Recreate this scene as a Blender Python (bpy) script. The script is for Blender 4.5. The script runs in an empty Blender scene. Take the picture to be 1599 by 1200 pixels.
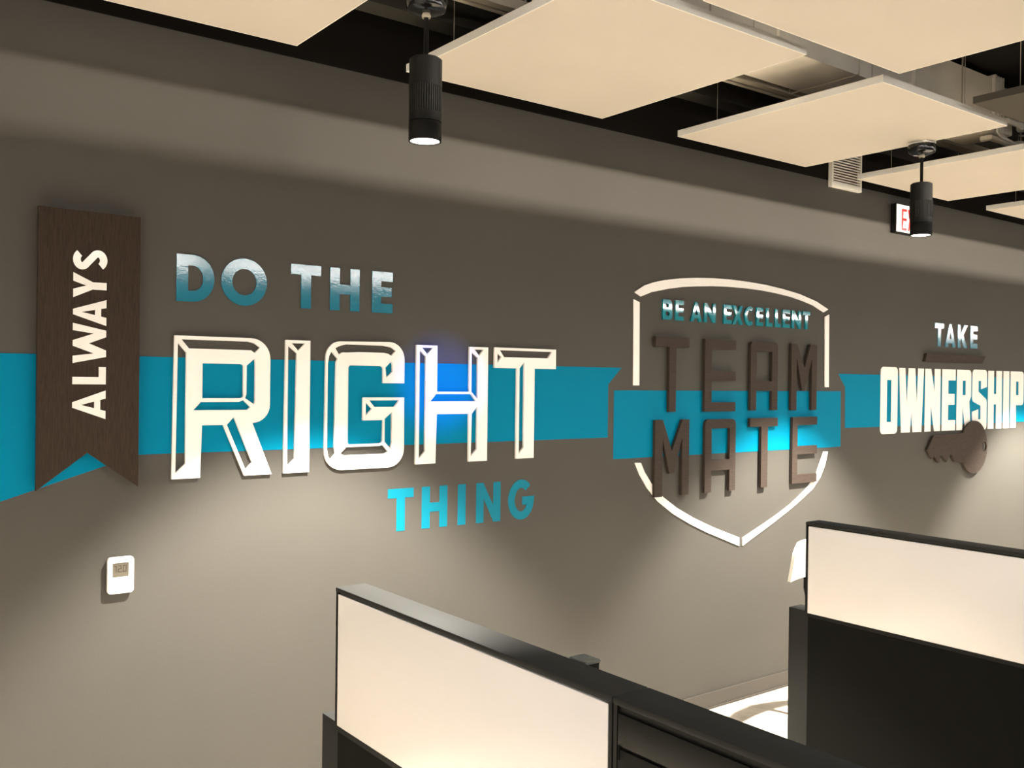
import bpy, bmesh, math
from mathutils import Vector, Matrix
from mathutils.geometry import tessellate_polygon

# ------------------------------------------------------------------ camera, world, lights
S = bpy.context.scene
C = S.collection
PI = math.pi
# world: X along the graphics wall (to the right), Y into the wall (wall face y=0, room y<0), Z up; metres
F, YAW, PITCH, ROLL = 1481.42, math.radians(37.156), math.radians(-0.2074), math.radians(0.6625)
fwd = Vector((math.sin(YAW)*math.cos(PITCH), math.cos(YAW)*math.cos(PITCH), math.sin(PITCH)))
rt = Vector((math.cos(YAW), -math.sin(YAW), 0)); up = rt.cross(fwd)
r2 = rt*math.cos(ROLL)+up*math.sin(ROLL); u2 = -rt*math.sin(ROLL)+up*math.cos(ROLL)
cam = bpy.data.objects.new('camera', bpy.data.cameras.new('camera')); C.objects.link(cam)
m = Matrix.Identity(4)
for i in range(3): m[i][0] = r2[i]; m[i][1] = u2[i]; m[i][2] = -fwd[i]
m[0][3], m[1][3], m[2][3] = 0, -3.7943, 1.95
cam.matrix_world = m
cam.data.sensor_width = 36; cam.data.lens = F/1599*36
cam.data.clip_start = .05
S.camera = cam

S.view_settings.view_transform = 'Standard'; S.view_settings.look = 'None'
S.view_settings.exposure = 0.38; S.view_settings.gamma = 1; S.view_settings.use_curve_mapping = False
w = bpy.data.worlds.new('world'); S.world = w; w.use_nodes = True
w.node_tree.nodes['Background'].inputs[0].default_value = (1, .86, .70, 1)
w.node_tree.nodes['Background'].inputs[1].default_value = .32

WARM = (1, .85, .66)
DOWN_W = 1450        # pendant downlight spots
SLIT_W = 680        # added slot light for the band on the upper wall
LENS_E = 27         # linear pendant lens emission
PEND = [(-1.48, -.95), (1.76, -.95), (5.0, -.95), (8.24, -.95)]

def lamp(name, kind, loc, energy, col, rot=(0, 0, 0), **kw):
    l = bpy.data.lights.new(name, kind); l.energy = energy; l.color = col
    for k, v in kw.items(): setattr(l, k, v)
    o = bpy.data.objects.new(name, l); C.objects.link(o); o.location = loc; o.rotation_euler = rot
    return o
for x, y in PEND:
    lamp('downlight_lamp', 'SPOT', (x, y, 2.780), DOWN_W, (1, .935, .825), spot_size=math.radians(87), spot_blend=.4, shadow_soft_size=.035)
# strip inside the added slot light behind the camera, makes the wall's light band
lamp('added_slot_strip', 'AREA', (7.5, -5.0, 3.02), SLIT_W, (1, .89, .76), rot=(PI/2, 0, 0), shape='RECTANGLE', size=11, size_y=.005)
# added blue spot without a fixture, for the blue light on the word RIGHT
o = lamp('blue_lamp', 'SPOT', (3.2, -4.6, 1.7), 1300, (.0, .12, 1), spot_size=math.radians(7), spot_blend=1, shadow_soft_size=.02)
o.rotation_euler = (Vector((2.45, 0, 1.93))-o.location).to_track_quat('-Z', 'Y').to_euler()

# ------------------------------------------------------------------ helpers
def mat(name, col, rough=.6, metal=0, bump=0, bscale=60, mottle=0, mscale=3, grain=None, emit=None, spec=.5, coat=0, cr=.03):
    M = bpy.data.materials.new(name); M.use_nodes = True
    nt = M.node_tree; b = nt.nodes['Principled BSDF']; N = nt.nodes.new; L = nt.links.new
    b.inputs['Base Color'].default_value = (*col, 1); b.inputs['Roughness'].default_value = rough
    b.inputs['Metallic'].default_value = metal; b.inputs['Specular IOR Level'].default_value = spec
    if coat: b.inputs['Coat Weight'].default_value = coat; b.inputs['Coat Roughness'].default_value = cr; b.inputs['Coat IOR'].default_value = 1.9
    tc = N('ShaderNodeTexCoord')
    if mottle or grain:
        n = N('ShaderNodeTexNoise'); n.inputs['Scale'].default_value = mscale; n.inputs['Detail'].default_value = 6
        src = tc.outputs['Object']
        if grain:
            mp = N('ShaderNodeMapping'); mp.inputs['Scale'].default_value = grain; L(src, mp.inputs['Vector']); src = mp.outputs['Vector']
        L(src, n.inputs['Vector'])
        r = N('ShaderNodeValToRGB'); a = mottle or .3
        r.color_ramp.elements[0].position = .3; r.color_ramp.elements[1].position = .7
        r.color_ramp.elements[0].color = (*[c*(1-a) for c in col], 1); r.color_ramp.elements[1].color = (*[min(1, c*(1+a)) for c in col], 1)
        L(n.outputs['Fac'], r.inputs['Fac']); L(r.outputs['Color'], b.inputs['Base Color'])
    if bump:
        n2 = N('ShaderNodeTexNoise'); n2.inputs['Scale'].default_value = bscale; n2.inputs['Detail'].default_value = 3
        L(tc.outputs['Object'], n2.inputs['Vector'])
        bp = N('ShaderNodeBump'); bp.inputs['Strength'].default_value = bump; bp.inputs['Distance'].default_value = .002
        L(n2.outputs['Fac'], bp.inputs['Height']); L(bp.outputs['Normal'], b.inputs['Normal'])
        if coat: L(bp.outputs['Normal'], b.inputs['Coat Normal'])
    if emit:
        b.inputs['Emission Color'].default_value = (*emit[0], 1); b.inputs['Emission Strength'].default_value = emit[1]
    return M
WALL = mat('grey_wall_paint', (.074, .0695, .061), .5, bump=.25, bscale=220, spec=.10, mottle=.03, mscale=2)
BLACKW = mat('black_paint', (.010, .009, .008), .8, spec=.05)
TEALW = mat('teal_wall_paint', (.0, .18, .30), .5, bump=.25, bscale=220, spec=.06)
TEALV = mat('teal_matte_vinyl', (.0, .165, .245), .6, spec=.2)
TEALG = mat('teal_textured_gloss', (.0, .15, .24), .4, spec=.1, bump=.08, bscale=150, coat=1, cr=.075)
TEALS = mat('teal_polished_acrylic', (.0, .20, .26), .035, bump=.06, bscale=12, spec=1.0)
WHITE = mat('white_acrylic', (.86, .83, .79), .3)
WHITEP = mat('white_polished_acrylic', (.86, .83, .79), .12, bump=.1, bscale=20)
WOOD = mat('dark_brown_laminate', (.034, .022, .015), .6, mottle=.28, mscale=9, grain=(30, 30, 2.2), bump=.3, bscale=90, spec=.15)
WOODF = mat('brown_laminate_letters', (.042, .031, .025), .6, mottle=.22, mscale=9, grain=(2.2, 30, 30), bump=.3, bscale=90, spec=.15)
CLOUD = mat('acoustic_cream', (.60, .54, .465), .9, spec=.1, bump=.3, bscale=300, mottle=.02, mscale=2)
CLOUD_SHADE = mat('acoustic_painted_shade', (.085, .075, .06), .95, spec=.1, bump=.3, bscale=300)  # dark colour stands in for a panel underside in shade
BLK = mat('black_powder_coat', (.008, .008, .0075), .5, bump=.15, bscale=400, spec=.12)
BLKCAP = mat('charcoal_powder_coat', (.024, .024, .022), .6, bump=.15, bscale=400, spec=.08)
BLKG = mat('black_gloss', (.008, .008, .008), .12)
FELT = mat('black_fabric', (.009, .009, .008), .95, spec=.05, bump=.8, bscale=900)
BOARD = mat('white_marker_board', (.80, .765, .745), .25, mottle=.015, mscale=1.5)
GALV = mat('off_white_duct_paint', (.88, .81, .69), .6, mottle=.08, mscale=4)
EDGELIT = mat('cream_lit_edge', (.93, .90, .83), .5)  # edge colour lightened to stand in for light on the panel edges
STRUT = mat('galvanised_strut', (.55, .49, .38), .5, metal=.1)
DARKST = mat('dark_steel', (.04, .037, .03), .6, spec=.15)
PLW = mat('white_plastic', (.86, .83, .74), .35)
CARPET = mat('mottled_light_carpet', (.64, .57, .47), .95, mottle=.3, mscale=5, bump=.8, bscale=500)
BASEB = mat('taupe_vinyl_base', (.082, .074, .064), .6, spec=.1)
OFFW = mat('off_white_wall', (.80, .75, .68), .8)
GREYW = mat('grey_office_wall', (.16, .15, .135), .8, spec=.1)
LCD = mat('lcd_grey', (.115, .10, .075), .3)
INK = mat('lcd_ink', (.03, .025, .02), .4)
LENS = mat('lit_lens', (.9, .9, .9), .4, emit=((1, .965, .925), LENS_E))
LENSL = mat('lit_lens_added_left', (.9, .9, .9), .4, emit=((1, .965, .94), 32))
LENSN = mat('lit_lens_low', (.9, .9, .9), .4, emit=((1, .95, .90), 17))
LENSU = mat('lit_added_strip_lens', (.9, .9, .9), .4, emit=((1, .93, .82), 90))
LENSF = mat('lit_lens_narrow', (.9, .9, .9), .4, emit=((1, .965, .925), 58))
DLENS = mat('lit_downlight_lens', (.9, .9, .9), .4, emit=((1, .93, .75), 14))
SIGNF = mat('lit_sign_face', (.85, .85, .82), .4, emit=((1, .93, .85), .55))
RED = mat('lit_red_letter', (.7, .03, .03), .4, emit=((1, .05, .04), .5))

def tag(o, label=None, cat=None, group=None, kind=None):
    if label: o['label'] = label
    if cat: o['category'] = cat
    if group: o['group'] = group
    if kind: o['kind'] = kind
    return o
def link(name, bm, m, parent=None, smooth=False):
    me = bpy.data.meshes.new(name); bmesh.ops.recalc_face_normals(bm, faces=bm.faces[:]); bm.to_mesh(me); bm.free()
    me.materials.append(m)
    if smooth:
        for p in me.polygons: p.use_smooth = True
        me.set_sharp_from_angle(angle=math.radians(35))
    o = bpy.data.objects.new(name, me); C.objects.link(o)
    if parent:
        o.parent = parent
        o.location = -parent.location          # meshes are written in world metres
    return o
def empty(name, loc=(0, 0, 0)):
    o = bpy.data.objects.new(name, None); C.objects.link(o); o.location = loc; o.empty_display_size = .1
    return o
def box(bm, x0, x1, y0, y1, z0, z1, bev=0):
    vs = [bm.verts.new((x, y, z)) for x in (x0, x1) for y in (y0, y1) for z in (z0, z1)]
    fs = [bm.faces.new([vs[i] for i in f]) for f in ((0, 1, 3, 2), (4, 6, 7, 5), (0, 4, 5, 1), (2, 3, 7, 6), (0, 2, 6, 4), (1, 5, 7, 3))]
    if bev:
        es = list({e for f in fs for e in f.edges}); bmesh.ops.recalc_face_normals(bm, faces=fs)
        bmesh.ops.bevel(bm, geom=es, offset=bev, segments=2, affect='EDGES', profile=.5)
def B(name, m, x0, x1, y0, y1, z0, z1, parent=None, bev=0):
    bm = bmesh.new(); box(bm, min(x0, x1), max(x0, x1), min(y0, y1), max(y0, y1), min(z0, z1), max(z0, z1), bev)
    return link(name, bm, m, parent, smooth=bool(bev))
def tube(bm, pts, r, n=12):
    """round tube along a polyline, closed ends"""
    rings = []
    pts = [Vector(p) for p in pts]
    for i, p in enumerate(pts):
        t = (pts[min(i+1, len(pts)-1)]-pts[max(i-1, 0)]).normalized()
        a = t.cross(Vector((0, 0, 1)) if abs(t.z) < .9 else Vector((1, 0, 0))).normalized(); b = t.cross(a)
        rings.append([bm.verts.new(p+a*r*math.cos(2*PI*k/n)+b*r*math.sin(2*PI*k/n)) for k in range(n)])
    for A, Bq in zip(rings, rings[1:]):
        for k in range(n): bm.faces.new((A[k], A[(k+1) % n], Bq[(k+1) % n], Bq[k]))
    bm.faces.new(rings[0]); bm.faces.new(rings[-1][::-1])
def lathe(bm, prof, cx, cy, n=40):
    """prof: list of (r, z)"""
    rings = [[bm.verts.new((cx+r*math.cos(2*PI*k/n), cy+r*math.sin(2*PI*k/n), z)) for k in range(n)] for r, z in prof]
    for A, Bq in zip(rings, rings[1:]):
        for k in range(n): bm.faces.new((A[k], A[(k+1) % n], Bq[(k+1) % n], Bq[k]))
    bm.faces.new(rings[0]); bm.faces.new(rings[-1][::-1])
def rounded(loop):
    """polygon whose points may carry a corner radius"""
    out = []; n = len(loop)
    for i, p in enumerate(loop):
        if len(p) < 3 or p[2] <= 0: out.append((p[0], p[1])); continue
        a, b, c = Vector(loop[i-1][:2]), Vector(p[:2]), Vector(loop[(i+1) % n][:2])
        u, v = (a-b).normalized(), (c-b).normalized(); ang = u.angle(v); r = p[2]
        d = min(r/math.tan(ang/2), (a-b).length*.98, (c-b).length*.98); r = d*math.tan(ang/2)
        cen = b+(u+v).normalized()*(r/math.sin(ang/2)); s, e = b+u*d-cen, b+v*d-cen
        a0 = math.atan2(s.y, s.x); da = (math.atan2(e.y, e.x)-a0+PI) % (2*PI)-PI
        k = max(3, int(abs(da)/PI*2*8))
        for j in range(k+1):
            q = a0+da*j/k; out.append((cen.x+r*math.cos(q), cen.y+r*math.sin(q)))
    return out
def plate_bm(loops, thick, back=0.0, bm=None, rot=None):
    """flat cut-out standing on the wall: loops in (x, z), outer first and then its holes"""
    bm = bm or bmesh.new(); loops = [rounded(l) for l in loops]
    if rot: loops = [[rot(*p) for p in l] for l in loops]
    flat = [p for l in loops for p in l]
    tris = tessellate_polygon([[Vector((x, z, 0)) for x, z in l] for l in loops])
    fr = [bm.verts.new((x, -back-thick, z)) for x, z in flat]; bk = [bm.verts.new((x, -back, z)) for x, z in flat]
    for t in tris:
        try: bm.faces.new([fr[i] for i in t]); bm.faces.new([bk[i] for i in t[::-1]])
        except ValueError: pass
    i = 0
    for l in loops:
        n = len(l)
        for k in range(n):
            a, b = i+k, i+(k+1) % n; bm.faces.new((fr[a], fr[b], bk[b], bk[a]))
        i += n
    return bm
def P(name, loops, thick, m, label=None, cat='letter', group=None, parent=None, back=0.0, rot=None):
    o = link(name, plate_bm(loops, thick, back, rot=rot), m, parent)
    if not parent: tag(o, label, cat, group)
    return o

# ---- geometric capitals, unit cap height; w = width, s = upright stroke, t = level stroke
def ell(cx, cy, rx, ry, a0, a1, n=28):
    return [(cx+rx*math.cos(a0+(a1-a0)*i/n), cy+ry*math.sin(a0+(a1-a0)*i/n)) for i in range(n+1)]
def stroke(pts, t):
    L_, R_ = [], []
    P_ = [Vector(p) for p in pts]
    for i, p in enumerate(P_):
        d1 = (p-P_[i-1]).normalized() if i else (P_[1]-p).normalized()
        d2 = (P_[i+1]-p).normalized() if i < len(P_)-1 else d1
        n1, n2 = Vector((-d1.y, d1.x)), Vector((-d2.y, d2.x)); nn = (n1+n2).normalized(); k = t/2/max(.4, nn.dot(n1))
        L_.append(tuple(p+nn*k)); R_.append(tuple(p-nn*k))
    return L_+R_[::-1]
def glyph(ch, w, s, t):
    if ch == 'I': return [[(0, 0), (w, 0), (w, 1), (0, 1)]]
    if ch == 'L': return [[(0, 0), (w, 0), (w, t), (s, t), (s, 1), (0, 1)]]
    if ch == 'T': return [[(w/2-s/2, 0), (w/2+s/2, 0), (w/2+s/2, 1-t), (w, 1-t), (w, 1), (0, 1), (0, 1-t), (w/2-s/2, 1-t)]]
    if ch == 'H': h = .5; return [[(0, 0), (s, 0), (s, h-t/2), (w-s, h-t/2), (w-s, 0), (w, 0), (w, 1), (w-s, 1), (w-s, h+t/2), (s, h+t/2), (s, 1), (0, 1)]]
    if ch == 'E': h = .51; return [[(0, 0), (w, 0), (w, t), (s, t), (s, h-t/2), (w*.95, h-t/2), (w*.95, h+t/2), (s, h+t/2), (s, 1-t), (w, 1-t), (w, 1), (0, 1)]]
    if ch == 'N': return [[(0, 0), (s, 0), (s, .60), (w-s*.95, 0), (w, 0), (w, 1), (w-s, 1), (w-s, .42), (s*.95, 1), (0, 1)]]
    if ch == 'A':
        k = s*1.12; h0, h1 = .16, .16+t*.85
        q = lambda z: k+(w/2-k*.42-k)*z/1.0+0
        xi = lambda z: k+(w/2-k)*z/.74          # inner left leg edge
        return [[(0, 0), (k, 0), (xi(h0), h0), (w-xi(h0), h0), (w-k, 0), (w, 0), (w/2+k*.33, 1), (w/2-k*.33, 1)],
                [(xi(h1), h1), (w-xi(h1), h1), (w/2, .74)]]
    if ch == 'Y': return [[(w/2-s/2, 0), (w/2+s/2, 0), (w/2+s/2, .42), (w, 1), (w-s*1.15, 1), (w/2, .62), (s*1.15, 1), (0, 1), (w/2-s/2, .42)]]
    if ch == 'W':
        k = s*1.0; return [[(w*.25-k*.45, 0), (w*.25+k*.45, 0), (w/2, .52), (w*.75-k*.45, 0), (w*.75+k*.45, 0), (w, 1), (w-k, 1), (w*.75, .38), (w/2+k*.38, 1), (w/2-k*.38, 1), (w*.25, .38), (k, 1), (0, 1)]]
    if ch == 'X': k = s*1.2; return [[(0, 0), (k, 0), (w/2, .34), (w-k, 0), (w, 0), (w/2+k*.58, .5), (w, 1), (w-k, 1), (w/2, .66), (k, 1), (0, 1), (w/2-k*.58, .5)]]
    if ch == 'K': k = s*1.25; return [[(0, 0), (s, 0), (s, .34), (s+.04, .40), (w-k, 0), (w, 0), (s+.04+k*.62, .55), (w, 1), (w-k, 1), (s, .60), (s, 1), (0, 1)]]
    if ch == 'O': return [ell(w/2, .5, w/2, .52, 0, 2*PI, 56)[:-1], ell(w/2, .5, w/2-s, .52-t, 0, 2*PI, 48)[:-1]]
    if ch == 'D': return [[(0, 0)]+ell(w*.42, .5, w*.58, .5, -PI/2, PI/2, 32)+[(0, 1)], [(s, t)]+ell(w*.42, .5, w*.58-s, .5-t, -PI/2, PI/2, 28)+[(s, 1-t)]]
    if ch == 'B': return [[(0, 0), (w, 0, .24), (w, .55, .16), (w*.86, .55), (w*.93, .57), (w*.93, 1, .22), (0, 1)],
                          [(s, t), (w-s, t, .09), (w-s, .5-t*.45, .09), (s, .5-t*.45)], [(s, .5+t*.5), (w*.93-s, .5+t*.5, .08), (w*.93-s, 1-t, .08), (s, 1-t)]]
    if ch == 'C': r = w*.56; return [stroke(ell(r, .5, r-s/2, .52-t/2, math.radians(52), math.radians(308), 40), (s+t)/2)]
    if ch == 'G': r = w/2; return [stroke(ell(r, .5, r-s/2, .52-t/2, math.radians(46), math.radians(352), 44)+[(w-s/2, .47), (w*.54, .47)], (s+t)/2*.95)]
    if ch == 'S':
        a = ell(w/2, .745, w/2-s/2, .255-t/2+.01, math.radians(28), math.radians(232), 22)
        b = ell(w/2, .265, w/2-s/2, .265-t/2+.01, math.radians(52), math.radians(-152), 22)
        return [stroke(a+b, (s+t)/2)]
def letters(word, xs, z0, z1, s, t, thick, m, fmt, group, names=None, back=.0004):
    """xs: (left, right) of every letter in wall metres; s, t in metres"""
    h = z1-z0
    for i, (ch, (a, b)) in enumerate(zip(word, xs)):
        gl = glyph(ch, (b-a)/h, s/h, t/h)
        gl = [[(a+p[0]*h, z0+p[1]*h)+((p[2]*h,) if len(p) > 2 else ()) for p in l] for l in gl]
        lab = names[i] if names else fmt % ch
        P('letter_'+ch.lower(), gl, thick, m, lab, 'letter', group, back=back)

# ------------------------------------------------------------------ room shell
WTOP = 3.315
tag(B('wall_front', WALL, -4, 20, 0, .15, 0, WTOP), kind='structure')
tag(B('trim_1', BLACKW, -4, 20, 0, .15, WTOP, 3.8), kind='structure')      # black painted strip above the grey paint
tag(B('floor', CARPET, -4, 20, -10, 0, -.1, 0), kind='structure')
tag(B('ceiling', BLACKW, -4, 20, -10, .15, 3.8, 3.9), kind='structure')
tag(B('wall_left', OFFW, -4.15, -4, -10, 0, 0, 3.8), kind='structure')
tag(B('wall_right', OFFW, 20, 20.15, -10, 0, 0, 3.8), kind='structure')
tag(B('wall_back', GREYW, -4.15, 20.15, -10.15, -10, 0, 3.8), kind='structure')
bm = bmesh.new(); box(bm, -4, 20, -.009, 0, 0, .097); box(bm, -4, 20, -.016, 0, 0, .012)
tag(link('baseboard_front', bm, BASEB), kind='structure')

# ------------------------------------------------------------------ ceiling structure
def bar(name, m, x0, x1, y0, y1, z0, z1, label, cat='beam', group=None):
    return tag(B(name, m, x0, x1, y0, y1, z0, z1), label, cat, group)
bar('ceiling_joist', DARKST, -4, 20, -.33, -.21, 3.5, 3.8, 'dark painted ceiling joist nearest the wall, running along it above the panels')
bar('ceiling_joist', DARKST, -4, 20, -2.9, -2.78, 3.5, 3.8, 'dark painted ceiling joist farther from the wall, above the second row of panels')
for y0, y1, lab in ((-.572, -.548, 'thin pale metal channel nearest the wall, running under the dark deck'),
                    (-.635, -.590, 'wide pale metal channel running between the thin channel and the duct')):
    o = empty('strut_channel', (3, y0, 3.5)); tag(o, lab, 'channel', 'pale strut channels above the panels')
    B('channel', STRUT, -1, 9, y0, y1, 3.5, 3.545, o)
    for k in range(7):
        bm = bmesh.new(); tube(bm, [(-.5+k*1.5, (y0+y1)/2, 3.545), (-.5+k*1.5, (y0+y1)/2, 3.8)], .005, 8); link('hanger_rod', bm, STRUT, o)
d = empty('air_duct', (4, -.86, 3.5)); tag(d, 'off-white rectangular air duct running along the wall above the ceiling panels', 'duct')
B('duct_body', GALV, 2.45, 5.62, -1.04, -.69, 3.5, 3.76, d)
for x in (2.46, 3.6, 4.75, 5.61):
    B('flange', GALV, x-.012, x+.012, -1.058, -.672, 3.482, 3.778, d)
for x in (3.1, 4.2, 5.2):
    bm = bmesh.new()
    tube(bm, [(x, -1.07, 3.8), (x, -1.07, 3.488), (x, -.66, 3.488), (x, -.66, 3.8)], .005, 8); link('hanger_strap', bm, STRUT, d)
d = empty('duct_offset', (6.3, -1.9, 3.5)); tag(d, 'grey duct behind the darkened panel at the upper right corner', 'duct')
B('duct_body', mat('grey_duct_paint', (.25, .23, .18), .6, mottle=.1, mscale=5), 4.75, 9, -2.3, -1.62, 3.5, 3.76, d)
for x in (5.6, 6.8): B('flange', GALV, x-.012, x+.012, -2.32, -1.60, 3.48, 3.78, d)
# coil and valve cluster at the end of the duct
d = empty('valve_cluster', (5.9, -1.0, 3.5)); tag(d, 'cluster of cream pipes and valves at the right end of the duct', 'pipes')
B('coil_box', GALV, 5.64, 5.9, -1.02, -.72, 3.47, 3.75, d, .01)
for k, (y, z) in enumerate(((-1.08, 3.52), (-1.10, 3.62), (-.98, 3.44))):
    bm = bmesh.new(); tube(bm, [(5.7, y+.05, z), (5.7, y, z), (6.05, y, z), (6.12, y-.03, z), (6.16, y-.1, z+.02), (6.3, y-.25, z+.04), (8.4, y-.25, z+.04)], .018, 12)
    link('pipe', bm, GALV, d, True)
    bm = bmesh.new(); lathe(bm, [(.03, z-.03), (.036, z-.02), (.036, z+.02), (.03, z+.03)], 5.9+.08*k, y, 16); v = link('valve_body', bm, PLW, d, True)
    bm = bmesh.new(); tube(bm, [(5.9+.08*k, y, z+.03), (5.9+.08*k, y, z+.07), (5.98+.08*k, y-.03, z+.075)], .006, 8); link('valve_lever', bm, STRUT, d, True)
for k in range(3):
    bm = bmesh.new(); tube(bm, [(5.66+.03*k, -1.045, 3.78), (5.66+.03*k, -1.045, 3.45), (5.69+.03*k, -1.06, 3.42), (5.8+.03*k, -1.06, 3.41)], .007, 8); link('drain_line', bm, PLW, d, True)

def panel(x0, x1, y0, y1, m, lab):
    z0, z1 = 3.3, 3.334
    o = empty('ceiling_panel', ((x0+x1)/2, (y0+y1)/2, z0)); tag(o, lab, 'ceiling panel', 'hanging acoustic ceiling panels')
    B('board', m, x0+.004, x1-.004, y0+.004, y1-.004, z0, z1, o)
    tm = EDGELIT if m is CLOUD else CLOUD_SHADE
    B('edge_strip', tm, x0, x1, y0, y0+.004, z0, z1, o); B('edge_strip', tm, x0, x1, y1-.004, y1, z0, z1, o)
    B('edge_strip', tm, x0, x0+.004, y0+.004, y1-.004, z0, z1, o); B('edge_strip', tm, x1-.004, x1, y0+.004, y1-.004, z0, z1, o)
    for x in (x0+.15, x1-.15):
        for y in (y0+.15, y1-.15):
            bm = bmesh.new(); tube(bm, [(x, y, z1), (x, y, 3.8)], .0018, 6); wv = link('hanging_wire', bm, STRUT, o)
            bm = bmesh.new(); lathe(bm, [(.012, z1), (.012, z1+.006), (.005, z1+.02)], x, y, 10); link('wire_anchor', bm, STRUT, o)
NY, FY = -.18, -1.412
panel(.455, 1.622, FY, NY, CLOUD, 'cream square ceiling panel at the upper left, left of the first pendant light')
panel(2.136, 3.30, FY, NY, CLOUD, 'cream square ceiling panel right behind the near pendant light')
panel(3.86, 5.01, FY, NY, CLOUD, 'cream square ceiling panel above the far pendant light, its whole underside in view')
panel(5.57, 6.72, FY, NY, CLOUD, 'cream square ceiling panel above the exit sign, beyond the far pendant light')
panel(7.28, 8.43, FY, NY, CLOUD, 'cream ceiling panel farthest right, only its near left corner in view')
panel(2.55, 3.813, -2.76, -1.517, CLOUD, 'large cream ceiling panel cut off by the top edge, in the second row from the wall')
panel(4.49, 5.75, -2.74, -1.495, CLOUD_SHADE, 'ceiling panel coloured dark as if in shade at the right edge, in the second row from the wall')

# supply grille at the top of the wall
g = empty('air_grille', (5.69, 0, 3.27)); tag(g, 'white louvred air grille at the top of the wall left of the exit sign', 'grille')
X0, X1 = 5.51, 5.855
B('flange', PLW, X0, X1, -.03, 0, 3.272, 3.312, g, .002)
B('flange', PLW, X0, X1, -.03, 0, 3.66, 3.69, g, .002)
B('flange', PLW, X0, X0+.018, -.03, 0, 3.312, 3.66, g, .002)
B('flange', PLW, X1-.018, X1, -.03, 0, 3.312, 3.66, g, .002)
B('backing', DARKST, X0+.018, X1-.018, -.004, 0, 3.312, 3.66, g)
for k in range(19):
    z = 3.318+k*.018
    bm = bmesh.new(); vs = [bm.verts.new((x, y, zz)) for x in (X0+.018, X1-.018) for y, zz in ((-.028, z), (-.028, z+.009), (-.006, z+.014), (-.006, z+.005))]
    for a, b in ((0, 1), (1, 2), (2, 3), (3, 0)): bm.faces.new((vs[a], vs[b], vs[b+4], vs[a+4]))
    bm.faces.new(vs[:4]); bm.faces.new(vs[4:][::-1]); link('louvre', bm, PLW, g)

# exit sign
g = empty('exit_sign', (6.42, 0, 3.03)); tag(g, 'lit white exit sign with red letters and black housing behind the far pendant light', 'exit sign')
EX0, EX1, EZ0, EZ1 = 6.262, 6.585, 3.042, 3.25
B('housing', BLK, EX0, EX1, -.045, 0, EZ0, EZ1, g, .004)
B('face_plate', SIGNF, EX0+.004, EX1-.006, -.0475, -.045, EZ0+.008, EZ1-.006, g)
h = .155
for ch, a in zip('EXIT', (6.330, 6.409, 6.485, 6.514)):
    wd = .02 if ch == 'I' else .067
    gl = glyph(ch, wd/h, .018/h, .018/h); P('letter_'+ch.lower(), [[(a+p[0]*h, 3.062+p[1]*h) for p in l] for l in gl], .001, RED, parent=g, back=.0475)

# ------------------------------------------------------------------ pendant downlights
def pendant(x, y, lab):
    g = empty("pendant_light", (x, y, 2.784)); tag(g, lab, 'pendant light', 'black cylinder pendant lights')
    R = .0575; z0, z1 = 2.784, 3.075
    bm = bmesh.new(); lathe(bm, [(R-.006, z0+.012), (R-.006, z0), (R, z0), (R, z0+.062), (R-.004, z0+.064), (R-.004, z0+.066), (R, z0+.068), (R, z1-.006), (R-.008, z1), (.012, z1)], x, y, 48)
    c = link('cylinder_body', bm, BLK, g, True)
    bm = bmesh.new(); lathe(bm, [(R-.0065, z0+.010), (R-.0065, z0+.004), (R-.02, z0+.001)], x, y, 40); link('lens', bm, DLENS, g, True)
    for k in range(44):                                     # cooling fins in two banks round the body
        a = 2*PI*k/44
        if k % 22 > 15: continue
        bm = bmesh.new(); ca, sa = math.cos(a), math.sin(a); q = .0016
        p = [(x+(R-.001)*ca-q*sa, y+(R-.001)*sa+q*ca), (x+(R+.0028)*ca-q*sa, y+(R+.0028)*sa+q*ca), (x+(R+.0028)*ca+q*sa, y+(R+.0028)*sa-q*ca), (x+(R-.001)*ca+q*sa, y+(R-.001)*sa-q*ca)]
        lo = [bm.verts.new((*v, z0+.10)) for v in p]; hi = [bm.verts.new((*v, z0+.19)) for v in p]
        bm.faces.new(lo); bm.faces.new(hi[::-1])
        for i in range(4): bm.faces.new((lo[i], lo[(i+1) % 4], hi[(i+1) % 4], hi[i]))
        link('fin', bm, BLKCAP, g)
    bm = bmesh.new(); tube(bm, [(x, y, z1-.002), (x, y, 3.235)], .0085, 16); link('stem', bm, BLK, g, True)
    bm = bmesh.new(); lathe(bm, [(.015, 3.218), (.016, 3.226), (.013, 3.233), (.011, 3.236)], x, y, 20); link('swivel', bm, STRUT, g, True)
    bm = bmesh.new(); lathe(bm, [(.02, 3.234), (.052, 3.236), (.068, 3.246), (.074, 3.262), (.074, 3.286)], x, y, 48); link('canopy', bm, BLKG, g, True)
    b = B('junction_box', PLW, x-.055, x+.055, y-.055, y+.055, 3.286, 3.345, g, .006)
    bm = bmesh.new(); tube(bm, [(x, y, 3.345), (x, y, 3.8 if x < 2.4 else 3.48)], .012, 12); link('drop_conduit', bm, PLW, g, True)
pendant(*PEND[1], 'black cylinder pendant light, the near one at the upper left, its lens lit')
pendant(*PEND[2], 'black cylinder pendant light, the far one in front of the exit sign')

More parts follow.
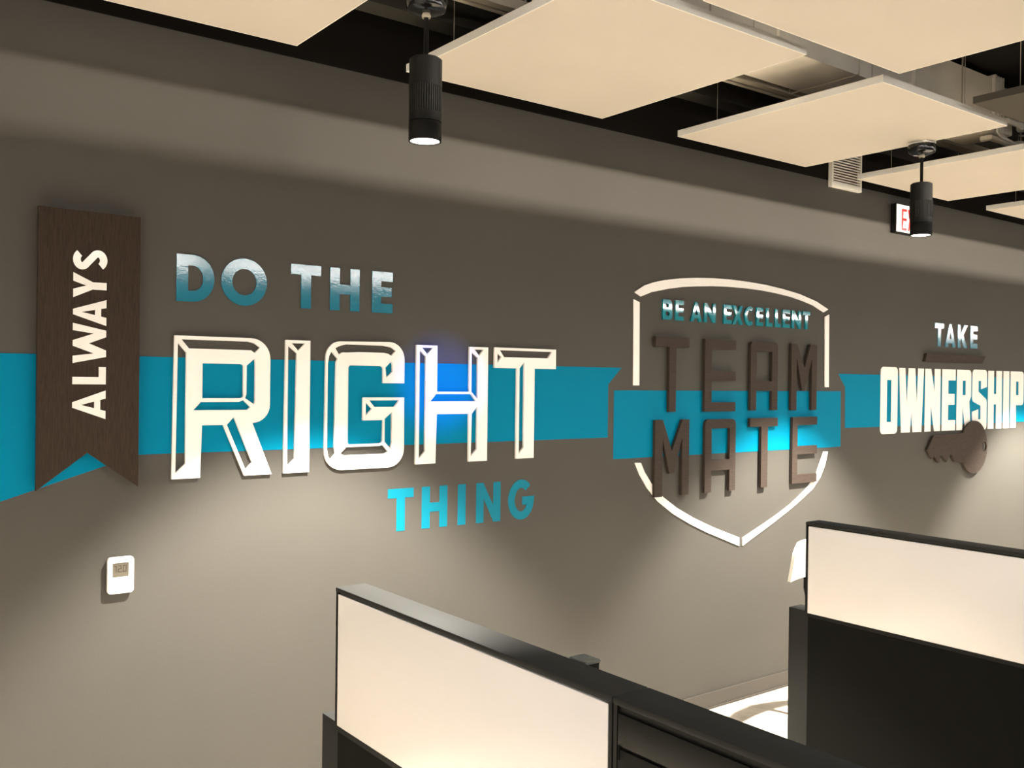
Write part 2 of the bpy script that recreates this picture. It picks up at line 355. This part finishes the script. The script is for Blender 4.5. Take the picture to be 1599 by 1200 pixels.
# linear pendants that light the office; left pair, strip and slot light are added (out of the picture, above and behind the camera)
for y, n0, n1 in ((-5.15, 3, 8), (-9.0, 0, 8)):
    for k in range(n0, n1):
        if y < -7 and k in (2, 3): continue          # bays left out so they don't reflect in DO THE
        x0 = -2.45+k*2.7
        g = empty('linear_pendant', (x0+1.2, y, 2.92)); tag(g, ('nearer' if y > -7 else 'farther')+' row linear pendant behind the viewpoint, '+('leftmost', 'second', 'third', 'fourth', 'fifth', 'sixth', 'seventh', 'rightmost')[k]+' bay from the left', 'linear light', 'linear pendants behind the viewpoint')
        B('housing', BLK, x0, x0+2.4, y-.045, y+.045, 2.985, 3.03, g); B('lens', LENSF, x0+.01, x0+2.39, y-.025, y+.025, 2.95, 2.985, g)
        for x in (x0+.2, x0+2.2):
            bm = bmesh.new(); tube(bm, [(x, y, 3.03), (x, y, 3.8)], .002, 6); link('cable', bm, STRUT, g)
for k in range(2):  # pair added to brighten the left faces of the partitions
    y0 = -2.2-k*2.5
    g = empty('linear_pendant', (-2.6, y0-1.2, 2.92)); tag(g, ('nearer', 'farther')[k]+' from the graphics wall of two added linear pendants left of the viewpoint', 'linear light', 'linear pendants left of the viewpoint')
    B('housing', BLK, -2.645, -2.555, y0-2.3, y0, 2.985, 3.03, g); B('lens', LENSL, -2.642, -2.558, y0-2.29, y0-.01, 2.92, 2.985, g)
    for y in (y0-.2, y0-2.2):
        bm = bmesh.new(); tube(bm, [(-2.6, y, 3.03), (-2.6, y, 3.8)], .002, 6); link('cable', bm, STRUT, g)
g = empty('added_strip_light', (4.6, -3.25, 3.6)); tag(g, 'added strip light above the hanging panels, brightening the duct', 'strip light')  # added to brighten the duct and panel edges
B('housing', BLK, 1.6, 7.6, -3.28, -3.205, 3.60, 3.70, g); B('lens', LENSU, 1.62, 7.58, -3.205, -3.200, 3.61, 3.69, g)
B('bracket', STRUT, 2.5, 2.53, -3.26, -3.22, 3.70, 3.8, g); B('bracket', STRUT, 6.6, 6.63, -3.26, -3.22, 3.70, 3.8, g)
for k in range(3):
    x0 = -2.3+k*2.55
    g = empty('linear_pendant', (x0+1.2, -3.9, 2.87)); tag(g, 'slim linear pendant over the viewpoint, '+('leftmost', 'middle', 'rightmost')[k]+' of the slim three', 'linear light', 'slim linear pendants over the viewpoint')
    B('housing', BLK, x0, x0+2.4, -3.94, -3.86, 2.93, 2.96, g); B('lens', LENSN, x0+.01, x0+2.39, -3.935, -3.865, 2.87, 2.93, g)
    for x in (x0+.2, x0+2.2):
        bm = bmesh.new(); tube(bm, [(x, -3.9, 2.96), (x, -3.9, 3.8)], .002, 6); link('cable', bm, STRUT, g)
g = empty('added_slot_light', (6.5, -5, 3.0)); tag(g, 'added long black slot light behind the viewpoint, shaping the light band on the wall', 'wall washer')
B('back_plate', BLK, -.2, 13, -5.03, -5.005, 3.0, 3.045, g)
B('upper_blade', BLK, -.2, 13, -5.03, -4.3, 3.031, 3.045, g)  # blades added to cut the edges of the light band
B('lower_blade', BLK, -.2, 13, -5.03, -4.75, 2.998, 3.011, g)
for x in (.5, 4, 8, 12):
    bm = bmesh.new(); tube(bm, [(x, -4.8, 3.045), (x, -4.8, 3.8)], .002, 6); link('cable', bm, STRUT, g)

# ------------------------------------------------------------------ teal ribbon painted on the wall
RT = .0012
P('ribbon_band', [[(.2, 2.027), (3.628, 2.027), (3.531, 1.935), (3.531, 1.646), (1.062, 1.646), (.2, 1.372)]], RT, TEALW, back=.0004, label='long teal ribbon band behind the banner and the word RIGHT', cat='wall graphic')
P('ribbon_band', [[(3.574, 1.903), (5.682, 1.903), (5.687, 1.526), (3.574, 1.526)]], RT, TEALW, back=.0004, label='teal ribbon block crossing the shield behind TEAM MATE', cat='wall graphic')
P('ribbon_band', [[(5.651, 2.022), (9.6, 2.022), (9.6, 1.651), (5.735, 1.651), (5.732, 1.931)]], RT, TEALW, back=.0004, label='teal ribbon band behind the word OWNERSHIP', cat='wall graphic')

# ------------------------------------------------------------------ letters cut out, outlines measured on the wall in metres
CUT = {
'R':[[[1.196,2.113],[1.5935,2.113,0.085],[1.5935,1.7625,0.085],[1.518,1.7625],[1.604,1.5453],[1.4855,1.5453],[1.395,1.756],[1.308,1.756],[1.3025,1.5453],[1.19,1.5453]],[[1.209,2.085],[1.243,2.046],[1.243,1.605],[1.204,1.5685]],[[1.223,2.0985],[1.4965,2.0985],[1.525,2.091],[1.548,2.075],[1.525,2.052],[1.5085,2.063],[1.491,2.063],[1.253,2.063]],[[1.308,2.005],[1.478,2.005,0.012],[1.478,1.8647,0.012],[1.308,1.8647]],[[1.491,1.999],[1.525,2.029],[1.5285,2.014],[1.5285,1.857],[1.525,1.839],[1.4855,1.8647],[1.491,1.881]],[[1.3025,1.8495],[1.46,1.8495],[1.478,1.857],[1.5085,1.828],[1.4965,1.8167],[1.478,1.8167],[1.272,1.8167]],[[1.41,1.756],[1.439,1.788],[1.518,1.599],[1.491,1.5685]]],
'I':[[[1.662,2.1115],[1.774,2.1115],[1.774,1.546],[1.656,1.546]],[[1.6725,2.088],[1.712,2.056],[1.706,1.605],[1.6725,1.573]],[[1.688,2.0985],[1.749,2.0985],[1.718,2.067]]],
'G':[[[1.848,2.112,0.07],[2.243,2.121,0.08],[2.243,1.9315],[2.1325,1.9315],[2.1325,2.009,0.015],[1.9565,2.009,0.012],[1.9565,1.6585,0.012],[2.1325,1.6585,0.015],[2.135,1.764],[2.0315,1.764],[2.0315,1.8665],[2.243,1.8665],[2.246,1.5475,0.085],[1.844,1.5475,0.085]],[[1.874,2.069],[1.904,2.037],[1.897,2.022],[1.892,1.647],[1.897,1.6193],[1.874,1.594],[1.863,1.611],[1.8575,1.641],[1.8575,2.015],[1.863,2.048]],[[1.892,2.083],[1.916,2.0945],[1.946,2.1013],[2.007,2.1013],[2.1325,2.1013],[2.1743,2.0945],[2.196,2.079],[2.1743,2.0555],[2.156,2.0655],[2.1325,2.069],[2.007,2.069],[1.95,2.0655],[1.927,2.0655],[1.91,2.0555]],[[2.1425,2.002],[2.1743,2.032],[2.1807,2.015],[2.1807,1.985],[2.149,1.956]],[[2.062,1.8535],[2.218,1.8535],[2.192,1.8235],[2.089,1.8235]],[[2.045,1.845],[2.077,1.816],[2.045,1.786]],[[2.1425,1.77],[2.1807,1.801],[2.1807,1.661],[2.1743,1.633],[2.1425,1.665]],[[1.95,1.647],[2.116,1.647],[2.1325,1.652],[2.162,1.6193],[2.1425,1.611],[2.116,1.611],[1.939,1.611],[1.922,1.6193]]],
'H':[[[2.308,2.111],[2.422,2.111],[2.422,1.8935],[2.606,1.8935],[2.606,2.111],[2.7165,2.111],[2.7165,1.555],[2.606,1.555],[2.606,1.787],[2.422,1.787],[2.417,1.555],[2.308,1.555]],[[2.325,2.0875],[2.359,2.058],[2.359,1.6155],[2.325,1.5795]],[[2.337,2.099],[2.397,2.099],[2.366,2.0695]],[[2.6187,2.0875],[2.655,2.058],[2.655,1.859],[2.6187,1.8935]],[[2.635,2.099],[2.689,2.099],[2.663,2.0695]],[[2.417,1.882],[2.6187,1.882],[2.644,1.8475],[2.385,1.8475]],[[2.623,1.787],[2.655,1.822],[2.655,1.6155],[2.6187,1.5795]]],
'T':[[[2.7565,2.113],[3.149,2.113],[3.149,2.0117],[3.009,2.0117],[3.009,1.5575],[2.896,1.5575],[2.896,2.0117],[2.7565,2.0117]],[[2.787,2.1],[3.121,2.1],[3.096,2.066],[2.814,2.066]],[[2.773,2.087],[2.798,2.066],[2.773,2.035]],[[2.9125,2.0117],[2.943,2.045],[2.943,1.614],[2.9125,1.58]]],
'T1':[[[3.869,2.209],[4.1465,2.209],[4.1465,2.1525],[4.0375,2.1525],[4.0375,1.781],[3.9815,1.781],[3.9815,2.1525],[3.869,2.1525]]],
'E1':[[[4.2825,2.209],[4.5596,2.209],[4.5596,2.154],[4.3433,2.154],[4.3433,2.02],[4.5596,2.02],[4.5596,1.966],[4.3433,1.966],[4.3433,1.8345],[4.5596,1.8345],[4.5596,1.7795],[4.2825,1.7795]]],
'A1':[[[4.7005,2.209,0.03],[4.9655,2.209,0.03],[4.9655,1.7825],[4.909,1.7825],[4.909,1.903],[4.7562,1.903],[4.7562,1.7825],[4.7005,1.7825]],[[4.7562,2.1505],[4.909,2.1505],[4.909,1.965],[4.7562,1.965]]],
'M1':[[[5.1055,2.209],[5.1617,2.209],[5.2445,2.055],[5.305,2.209],[5.376,2.209],[5.376,1.7795],[5.322,1.7795],[5.322,2.113],[5.2445,1.907],[5.221,1.907],[5.1617,2.113],[5.1617,1.7795],[5.1055,1.7795]]],
'M2':[[[3.8735,1.736],[3.9347,1.736],[4.011,1.557],[4.0953,1.736],[4.1535,1.736],[4.1535,1.2993],[4.0953,1.2993],[4.0953,1.629],[4.028,1.429],[3.991,1.429],[3.9347,1.629],[3.9347,1.2993],[3.8735,1.2993]]],
'A2':[[[4.291,1.733,0.03],[4.566,1.733,0.03],[4.566,1.2997],[4.5122,1.2997],[4.5122,1.4285],[4.3493,1.4285],[4.3493,1.2997],[4.291,1.2997]],[[4.3493,1.6785],[4.5122,1.6785],[4.5122,1.4905],[4.3493,1.4905]]],
'T2':[[[4.7005,1.7345],[4.972,1.7345],[4.972,1.681],[4.874,1.681],[4.874,1.3],[4.8105,1.3],[4.8105,1.681],[4.7005,1.681]]],
'E2':[[[5.125,1.735],[5.387,1.735],[5.387,1.6835],[5.1775,1.6835],[5.1775,1.5465],[5.387,1.5465],[5.387,1.4925],[5.1775,1.4925],[5.1775,1.3625],[5.387,1.3625],[5.387,1.3055],[5.125,1.3055]]],
'arc':[[[3.717,2.449],[3.794,2.491],[3.867,2.514],[3.955,2.533],[4.08,2.552],[4.223,2.566],[4.378,2.575],[4.538,2.578],[4.696,2.576],[4.86,2.569],[5.029,2.555],[5.204,2.534],[5.386,2.497],[5.521,2.451],[5.471,2.429],[5.35,2.469],[5.241,2.491],[5.116,2.51],[4.961,2.524],[4.811,2.532],[4.657,2.535],[4.508,2.533],[4.364,2.527],[4.224,2.516],[4.102,2.504],[3.983,2.485],[3.848,2.457],[3.767,2.428]]],
'barl':[[[3.711,2.409],[3.757,2.395],[3.762,1.931],[3.716,1.931]]],
'barr':[[[5.485,2.4],[5.532,2.418],[5.538,1.9305],[5.495,1.9305]]],
'bl':[[[3.736,1.5],[3.773,1.433],[3.834,1.354],[3.922,1.272],[4.048,1.191],[4.191,1.122],[4.338,1.06],[4.636,0.95],[4.635,1.002],[4.398,1.084],[4.219,1.156],[4.075,1.226],[3.963,1.295],[3.867,1.378],[3.812,1.445],[3.782,1.498]]],
'br':[[[4.667,0.949],[4.666,0.997],[4.889,1.074],[5.015,1.121],[5.144,1.175],[5.302,1.261],[5.41,1.353],[5.491,1.5],[5.538,1.498],[5.506,1.407],[5.457,1.331],[5.375,1.257],[5.214,1.174],[5.092,1.119],[4.973,1.069]]],
'key':[[[7.29,1.573],[6.846,1.573],[6.758,1.47],[6.823,1.395],[6.843,1.416],[6.859,1.416],[6.915,1.364],[6.94,1.363],[6.944,1.417],[6.972,1.416],[7.039,1.365],[7.077,1.416],[7.113,1.418],[7.162,1.363],[7.296,1.36]]],
}
wb = 'large white open-outline letter %s of the word RIGHT on the teal band'
for ch in ('R', 'I', 'G', 'H', 'T'):
    P('letter_'+ch.lower(), CUT[ch], .012, WHITE, wb % ch, 'letter', 'letters of the word RIGHT', back=.0018)
for key, n, lab in (('T1', 't', 'brown letter T beginning the word TEAM inside the shield'), ('E1', 'e', 'brown letter E of the word TEAM, between T and A'),
                    ('A1', 'a', 'brown square-topped letter A of the word TEAM'), ('M1', 'm', 'brown letter M ending the word TEAM'),
                    ('M2', 'm', 'brown letter M beginning the word MATE, over the lower left of the shield'), ('A2', 'a', 'brown square-topped letter A of the word MATE'),
                    ('T2', 't', 'brown letter T of the word MATE, between A and E'), ('E2', 'e', 'brown letter E ending the word MATE')):
    P('letter_'+n, CUT[key], .018, WOODF, lab, 'letter', 'letters of TEAM' if key[1] == '1' else 'letters of MATE', back=.007)
for key, n, lab in (('arc', 'shield_arc', 'white curved top piece of the shield outline above BE AN EXCELLENT'),
                    ('barl', 'shield_bar', 'white upright left side piece of the shield outline'), ('barr', 'shield_bar', 'white upright right side piece of the shield outline'),
                    ('bl', 'shield_curve', 'white curved lower left piece of the shield outline'), ('br', 'shield_curve', 'white curved lower right piece of the shield outline')):
    P(n, CUT[key], .006, WHITE, lab, 'wall graphic', 'pieces of the shield outline', back=.0004)

letters('DOTHE', [(1.204, 1.356), (1.384, 1.579), (1.686, 1.825), (1.869, 2.013), (2.076, 2.182)], 2.250, 2.437, .046, .043, .004, TEALG,
        'small glossy teal letter %s of DO THE above the word RIGHT', 'letters of DO THE')
letters('THING', [(2.17, 2.307), (2.352, 2.495), (2.555, 2.601), (2.663, 2.811), (2.857, 3.025)], 1.250, 1.446, .045, .043, .0012, TEALV,
        'flat teal letter %s of the word THING below RIGHT', 'letters of the word THING')
letters('BEANEXCELLENT', [(3.938, 4.017), (4.042, 4.112), (4.169, 4.267), (4.288, 4.387), (4.462, 4.534), (4.543, 4.64), (4.655, 4.743), (4.769, 4.833), (4.865, 4.926), (4.953, 5.008), (5.030, 5.102), (5.124, 5.219), (5.238, 5.317)],
        2.308, 2.423, .024, .024, .01, TEALS, '', 'letters of BE AN EXCELLENT', ['small shiny teal letter '+q+' inside the shield' for q in
        ('B of the word BE', 'E of the word BE', 'A of the word AN', 'N of the word AN', 'E beginning the word EXCELLENT', 'X of the word EXCELLENT', 'C of the word EXCELLENT',
         'E between C and L of EXCELLENT', 'L nearer the C of EXCELLENT', 'L nearer the N of EXCELLENT', 'E between L and N of EXCELLENT', 'N of the word EXCELLENT', 'T ending the word EXCELLENT')])
letters('TAKE', [(6.879, 7.011), (7.025, 7.185), (7.216, 7.368), (7.411, 7.524)], 2.246, 2.425, .044, .040, .004, TEALG,
        'small glossy teal letter %s of TAKE at the right', 'letters of the word TAKE')

# OWNERSHIP: condensed heavy capitals
def own(ch, a, b):
    z0, z1 = 1.603, 2.075; W_ = b-a; s = .078; q = .035
    X = lambda u: a+u*W_
    Z = lambda v: z0+v*(z1-z0)
    f = lambda pts: [(X(p[0]), Z(p[1]))+((p[2],) if len(p) > 2 else ()) for p in pts]
    if ch == 'O': return [f([(0, -.01, q), (1, -.01, q), (1, 1.01, q), (0, 1.01, q)]), f([(.37, .17), (.63, .17), (.63, .81), (.37, .81)])]
    if ch == 'W': return [f([(.10, 0), (.45, 0), (.50, .32), (.56, 0), (.92, 0), (1, 1), (.76, 1), (.72, .42), (.64, 1), (.37, 1), (.31, .42), (.24, 1), (0, 1)])]
    if ch == 'N': return [f([(0, 0), (.38, 0), (.38, .42), (.62, 0), (1, 0), (1, 1), (.62, 1), (.62, .62), (.38, 1), (0, 1)])]
    if ch == 'E': return [f([(0, 0), (1, 0), (1, .17), (.46, .17), (.46, .42), (.93, .42), (.93, .60), (.46, .60), (.46, .82), (1, .82), (1, 1), (0, 1)])]
    if ch == 'R': return [f([(0, 0), (.40, 0), (.40, .42), (.62, 0), (1, 0), (.88, .47), (1, .56), (1, 1, q), (0, 1)]), f([(.40, .58), (.62, .58), (.62, .82), (.40, .82)])]
    if ch == 'S': return [f([(0, -.01, q), (1, -.01, q), (1, .50, q), (.42, .64), (.42, .82), (.60, .82), (.60, .68), (1, .72), (1, 1.01, q), (0, 1.01, q), (0, .48, q), (.58, .40), (.58, .17), (.42, .17), (.42, .34), (0, .30)])]
    if ch == 'H': return [f([(0, 0), (.41, 0), (.41, .42), (.59, .42), (.59, 0), (1, 0), (1, 1), (.59, 1), (.59, .60), (.41, .60), (.41, 1), (0, 1)])]
    if ch == 'I': return [f([(0, 0), (1, 0), (1, 1), (0, 1)])]
    if ch == 'P': return [f([(0, 0), (.42, 0), (.42, .40), (1, .40, q), (1, 1, q), (0, 1)]), f([(.42, .58), (.62, .58), (.62, .82), (.42, .82)])]
for ch, a, b in (('O', 6.156, 6.383), ('W', 6.394, 6.737), ('N', 6.748, 6.975), ('E', 6.992, 7.198), ('R', 7.212, 7.438), ('S', 7.450, 7.69), ('H', 7.704, 7.94), ('I', 7.958, 8.065), ('P', 8.081, 8.319)):
    P('letter_'+ch.lower(), own(ch, a+.003, b-.005), .003, WHITE, 'white condensed block letter %s of the word OWNERSHIP at the right edge' % ch, 'letter', 'letters of the word OWNERSHIP', back=.0016)
P('sign_bar', [[(6.735, 2.19), (7.622, 2.19), (7.565, 2.128), (6.712, 2.128)]], .025, WOODF, 'short brown slanted-end bar between TAKE and OWNERSHIP', 'wall sign')
# key: bow disc joined to the toothed blade in one outline
cx, cz, R = 7.455, 1.466, .2085
blade = CUT['key'][0]
a_top = math.atan2(blade[0][1]-cz, blade[0][0]-cx); a_bot = math.atan2(blade[-1][1]-cz, blade[-1][0]-cx)
arc = ell(cx, cz, R, R, a_bot, a_top if a_top > a_bot else a_top+2*PI, 48)
hole = ell(7.617, 1.466, .034, .040, 0, 2*PI, 20)[:-1]
P('key_sign', [[tuple(p) for p in blade[1:-1]]+arc, hole], .014, WOODF, back=.011, label= 'large brown cut-out key with teeth below the word OWNERSHIP', cat='wall sign')

# ------------------------------------------------------------------ vertical banner
g = empty('banner_sign', (.88, 0, 1.52)); tag(g, 'tall dark brown swallow-tailed banner board at the left reading ALWAYS', 'wall sign')
bx0, bx1 = .700, 1.056
for z in (1.8, 2.35): B('standoff', BLK, .80, .95, -.018, -.0018, z-.05, z+.05, g)
P('board', [[(bx0, 1.532), (.873, 1.664), (bx1, 1.528), (bx1, 2.558), (bx0, 2.561)]], .020, WOOD, parent=g, back=.018)
h = .116
for i, (ch, lo, hi) in enumerate((('A', 1.788, 1.895), ('L', 1.918, 1.983), ('W', 1.996, 2.144), ('A', 2.137, 2.234), ('Y', 2.238, 2.33), ('S', 2.342, 2.418))):
    gl = glyph(ch, (hi-lo)/h, .027/h, .025/h)
    P('letter_'+ch.lower(), [[(p[0]*h, p[1]*h)+((p[2]*h,) if len(p) > 2 else ()) for p in l] for l in gl], .003, WHITEP, parent=g, back=.038,
      rot=(lambda x, z, lo=lo: (.934-z, lo+x)))

# ------------------------------------------------------------------ thermostat
g = empty('thermostat', (1.0, 0, 1.12)); tag(g, 'small white wall thermostat showing 72.0 below the banner', 'thermostat')
P('back_plate', [[(.957, 1.127, .008), (1.044, 1.127, .008), (1.044, 1.256, .008), (.957, 1.256, .008)]], .006, BLK, parent=g)
P('case', [[(.953, 1.122, .013), (1.048, 1.122, .013), (1.048, 1.260, .013), (.953, 1.260, .013)], [(.970, 1.184), (1.029, 1.184), (1.029, 1.2385), (.970, 1.2385)]], .016, PLW, parent=g, back=.006)
sc = B('screen', LCD, .970, 1.029, -.0195, -.010, 1.184, 1.2385, g)
def seg(parent, x, z, w_, h_, on):
    t = .0022; bm = bmesh.new()
    R_ = {'a': (0, w_, h_-t, h_), 'g': (0, w_, h_/2-t/2, h_/2+t/2), 'd': (0, w_, 0, t), 'f': (0, t, h_/2, h_), 'e': (0, t, 0, h_/2), 'b': (w_-t, w_, h_/2, h_), 'c': (w_-t, w_, 0, h_/2)}
    for c in on:
        a, b, c0, c1 = R_[c]; box(bm, x+a, x+b, -.0200, -.0193, z+c0, z+c1)
    return link('digit', bm, INK, parent)
seg(g, .974, 1.203, .011, .025, 'abc'); seg(g, .9905, 1.203, .012, .025, 'abged'); seg(g, 1.009, 1.203, .0125, .025, 'abcdef')
B('decimal_point', INK, 1.0046, 1.0068, -.0200, -.0193, 1.203, 1.2055, g)
bm = bmesh.new(); tube(bm, [(.992, -.021, 1.1285), (.992, -.0225, 1.1285)], .0013, 12); link('set_screw', bm, INK, g)

# ------------------------------------------------------------------ cubicle partitions
def partition(x, y1, y0, name_lab, low=True, white=True, top=1.35):
    """upper part from y1 (wall end) to y0; frame 94 mm thick"""
    T = .094; g = empty('cubicle_partition', (x+T/2, (y0+y1)/2, 0)); tag(g, name_lab, 'partition', 'cubicle partitions')
    B('cap', BLKCAP, x-.002, x+T+.002, y0, y1, top-.014, top, g, .003)
    B('end_post', BLK, x, x+T, y1-.012, y1-.001, .955, top-.014, g)
    B('end_post', BLK, x, x+T, y0+.001, y0+.011, .0, top-.014, g)
    B('core', FELT, x+.012, x+T-.012, y0+.011, y1-.012, .955, top-.014, g)
    B('middle_rail', BLK, x+.001, x+T-.001, y0+.011, y1-.012, .938, .953, g)
    for s0, s1 in ((x, x+.012), (x+T-.012, x+T)):
        if white: B('marker_board', BOARD, s0, s1, y0+.012, y1-.013, .954, top-.018, g, .002)
    yl = y1+.085 if low else y1-.001
    B('lower_core', FELT, x+.004, x+T-.004, y0+.011, yl-.10, .05, .938, g)
    if low:
        B('low_end_post', BLKCAP, x+.002, x+T-.002, yl-.10, yl, 0, .962, g, .003)
    B('kick_plate', BLK, x+.006, x+T-.006, y0+.011, yl-.10, .0, .05, g)
    return g
partition(1.25, -1.318, -2.474, 'near black cubicle partition with a white marker board panel, in front of the wall')
partition(3.52, -1.280, -2.436, 'far black cubicle partition with a white marker board panel at the right edge')
# second section of the near run: slotted metal tiles instead of a board
T = .094; x = 1.25
g = empty('cubicle_partition', (x+T/2, -3.2, 0)); tag(g, 'black cubicle partition section without a board, joined to the near one at bottom right', 'partition', 'cubicle partitions')
B('cap', BLKCAP, x-.002, x+T+.002, -3.94, -2.476, 1.336, 1.35, g, .003)
B('core', BLK, x+.006, x+T-.006, -3.93, -2.487, .05, 1.336, g)
B('end_post', BLK, x, x+T, -2.487, -2.477, 0, 1.336, g); B('end_post', BLK, x, x+T, -3.94, -3.93, 0, 1.336, g)
zs = [1.322, 1.255, 1.12, .985, .85, .6, .3, .06]
for z1_, z0_ in zip(zs, zs[1:]):
    B('metal_tile', BLK, x, x+.006, -3.928, -2.489, z0_+.006, z1_, g, .001)
for k in range(9): B('slot', FELT, x-.0015, x+.006, -2.4955, -2.4915, 1.235-k*.05, 1.262-k*.05, g)
B('kick_plate', BLK, x+.006, x+T-.006, -3.93, -2.487, 0, .05, g)
# return post stub on the far side of the near run
g = empty('return_panel_post', (1.37, -2.26, 0)); tag(g, 'short dark square post end rising just behind the near partition cap', 'post')
B('post', BLK, 1.348, 1.388, -2.285, -2.236, 0, 1.345, g); B('post_cap', mat('grey_cap', (.10, .105, .095), .4), 1.347, 1.390, -2.288, -2.234, 1.345, 1.352, g, .001)

# ------------------------------------------------------------------ white-backed task chair behind the far partition
g = empty('task_chair', (4.76, -.62, 0)); tag(g, 'chair with a white slanted-edge backrest, mostly hidden behind the far partition', 'chair')
bm = bmesh.new(); n = 16; rows = []
def bk(u, v, th):   # u -1..1 across, v 0..1 up
    hw = .278-.058*v - (.05*max(0, v-.72)**1.5/.15 if v > .72 else 0)*.5
    return (4.757+u*hw, -.50+.05*(1-u*u)+th, .833+.212*v)
NV = 8
F_ = [[bm.verts.new(bk(-1+2*i/n, j/NV, 0)) for i in range(n+1)] for j in range(NV+1)]
K_ = [[bm.verts.new(bk(-1+2*i/n, j/NV, .022)) for i in range(n+1)] for j in range(NV+1)]
for j in range(NV):
    for i in range(n):
        bm.faces.new((F_[j][i], F_[j][i+1], F_[j+1][i+1], F_[j+1][i])); bm.faces.new((K_[j][i], K_[j+1][i], K_[j+1][i+1], K_[j][i+1]))
    bm.faces.new((F_[j][0], F_[j+1][0], K_[j+1][0], K_[j][0])); bm.faces.new((F_[j][n], K_[j][n], K_[j+1][n], F_[j+1][n]))
for i in range(n):
    bm.faces.new((F_[0][i], K_[0][i], K_[0][i+1], F_[0][i+1])); bm.faces.new((F_[NV][i], F_[NV][i+1], K_[NV][i+1], K_[NV][i]))
link('backrest', bm, PLW, g, True)
bm = bmesh.new(); tube(bm, [(4.757, -.41, .95), (4.757, -.41, .75), (4.757, -.45, .5), (4.757, -.60, .43), (4.757, -1.0, .42)], .02); link('back_support', bm, BLK, g, True)
B('seat', FELT, 4.54, 4.975, -1.25, -.78, .44, .50, g, .02)
bm = bmesh.new(); lathe(bm, [(.03, .09), (.03, .28), (.02, .28), (.02, .44)], 4.757, -1.05, 20); link('gas_column', bm, BLK, g, True)
for k in range(5):
    a = 2*PI*k/5+.3; ex, ey = 4.757+.26*math.cos(a), -1.05+.26*math.sin(a)
    bm = bmesh.new(); tube(bm, [(4.757, -1.05, .10), (ex, ey, .075)], .018); link('base_arm', bm, BLK, g, True)
    bm = bmesh.new(); tube(bm, [(ex-.02*math.sin(a), ey+.02*math.cos(a), .03), (ex+.02*math.sin(a), ey-.02*math.cos(a), .03)], .03, 16); link('caster', bm, BLK, g, True)
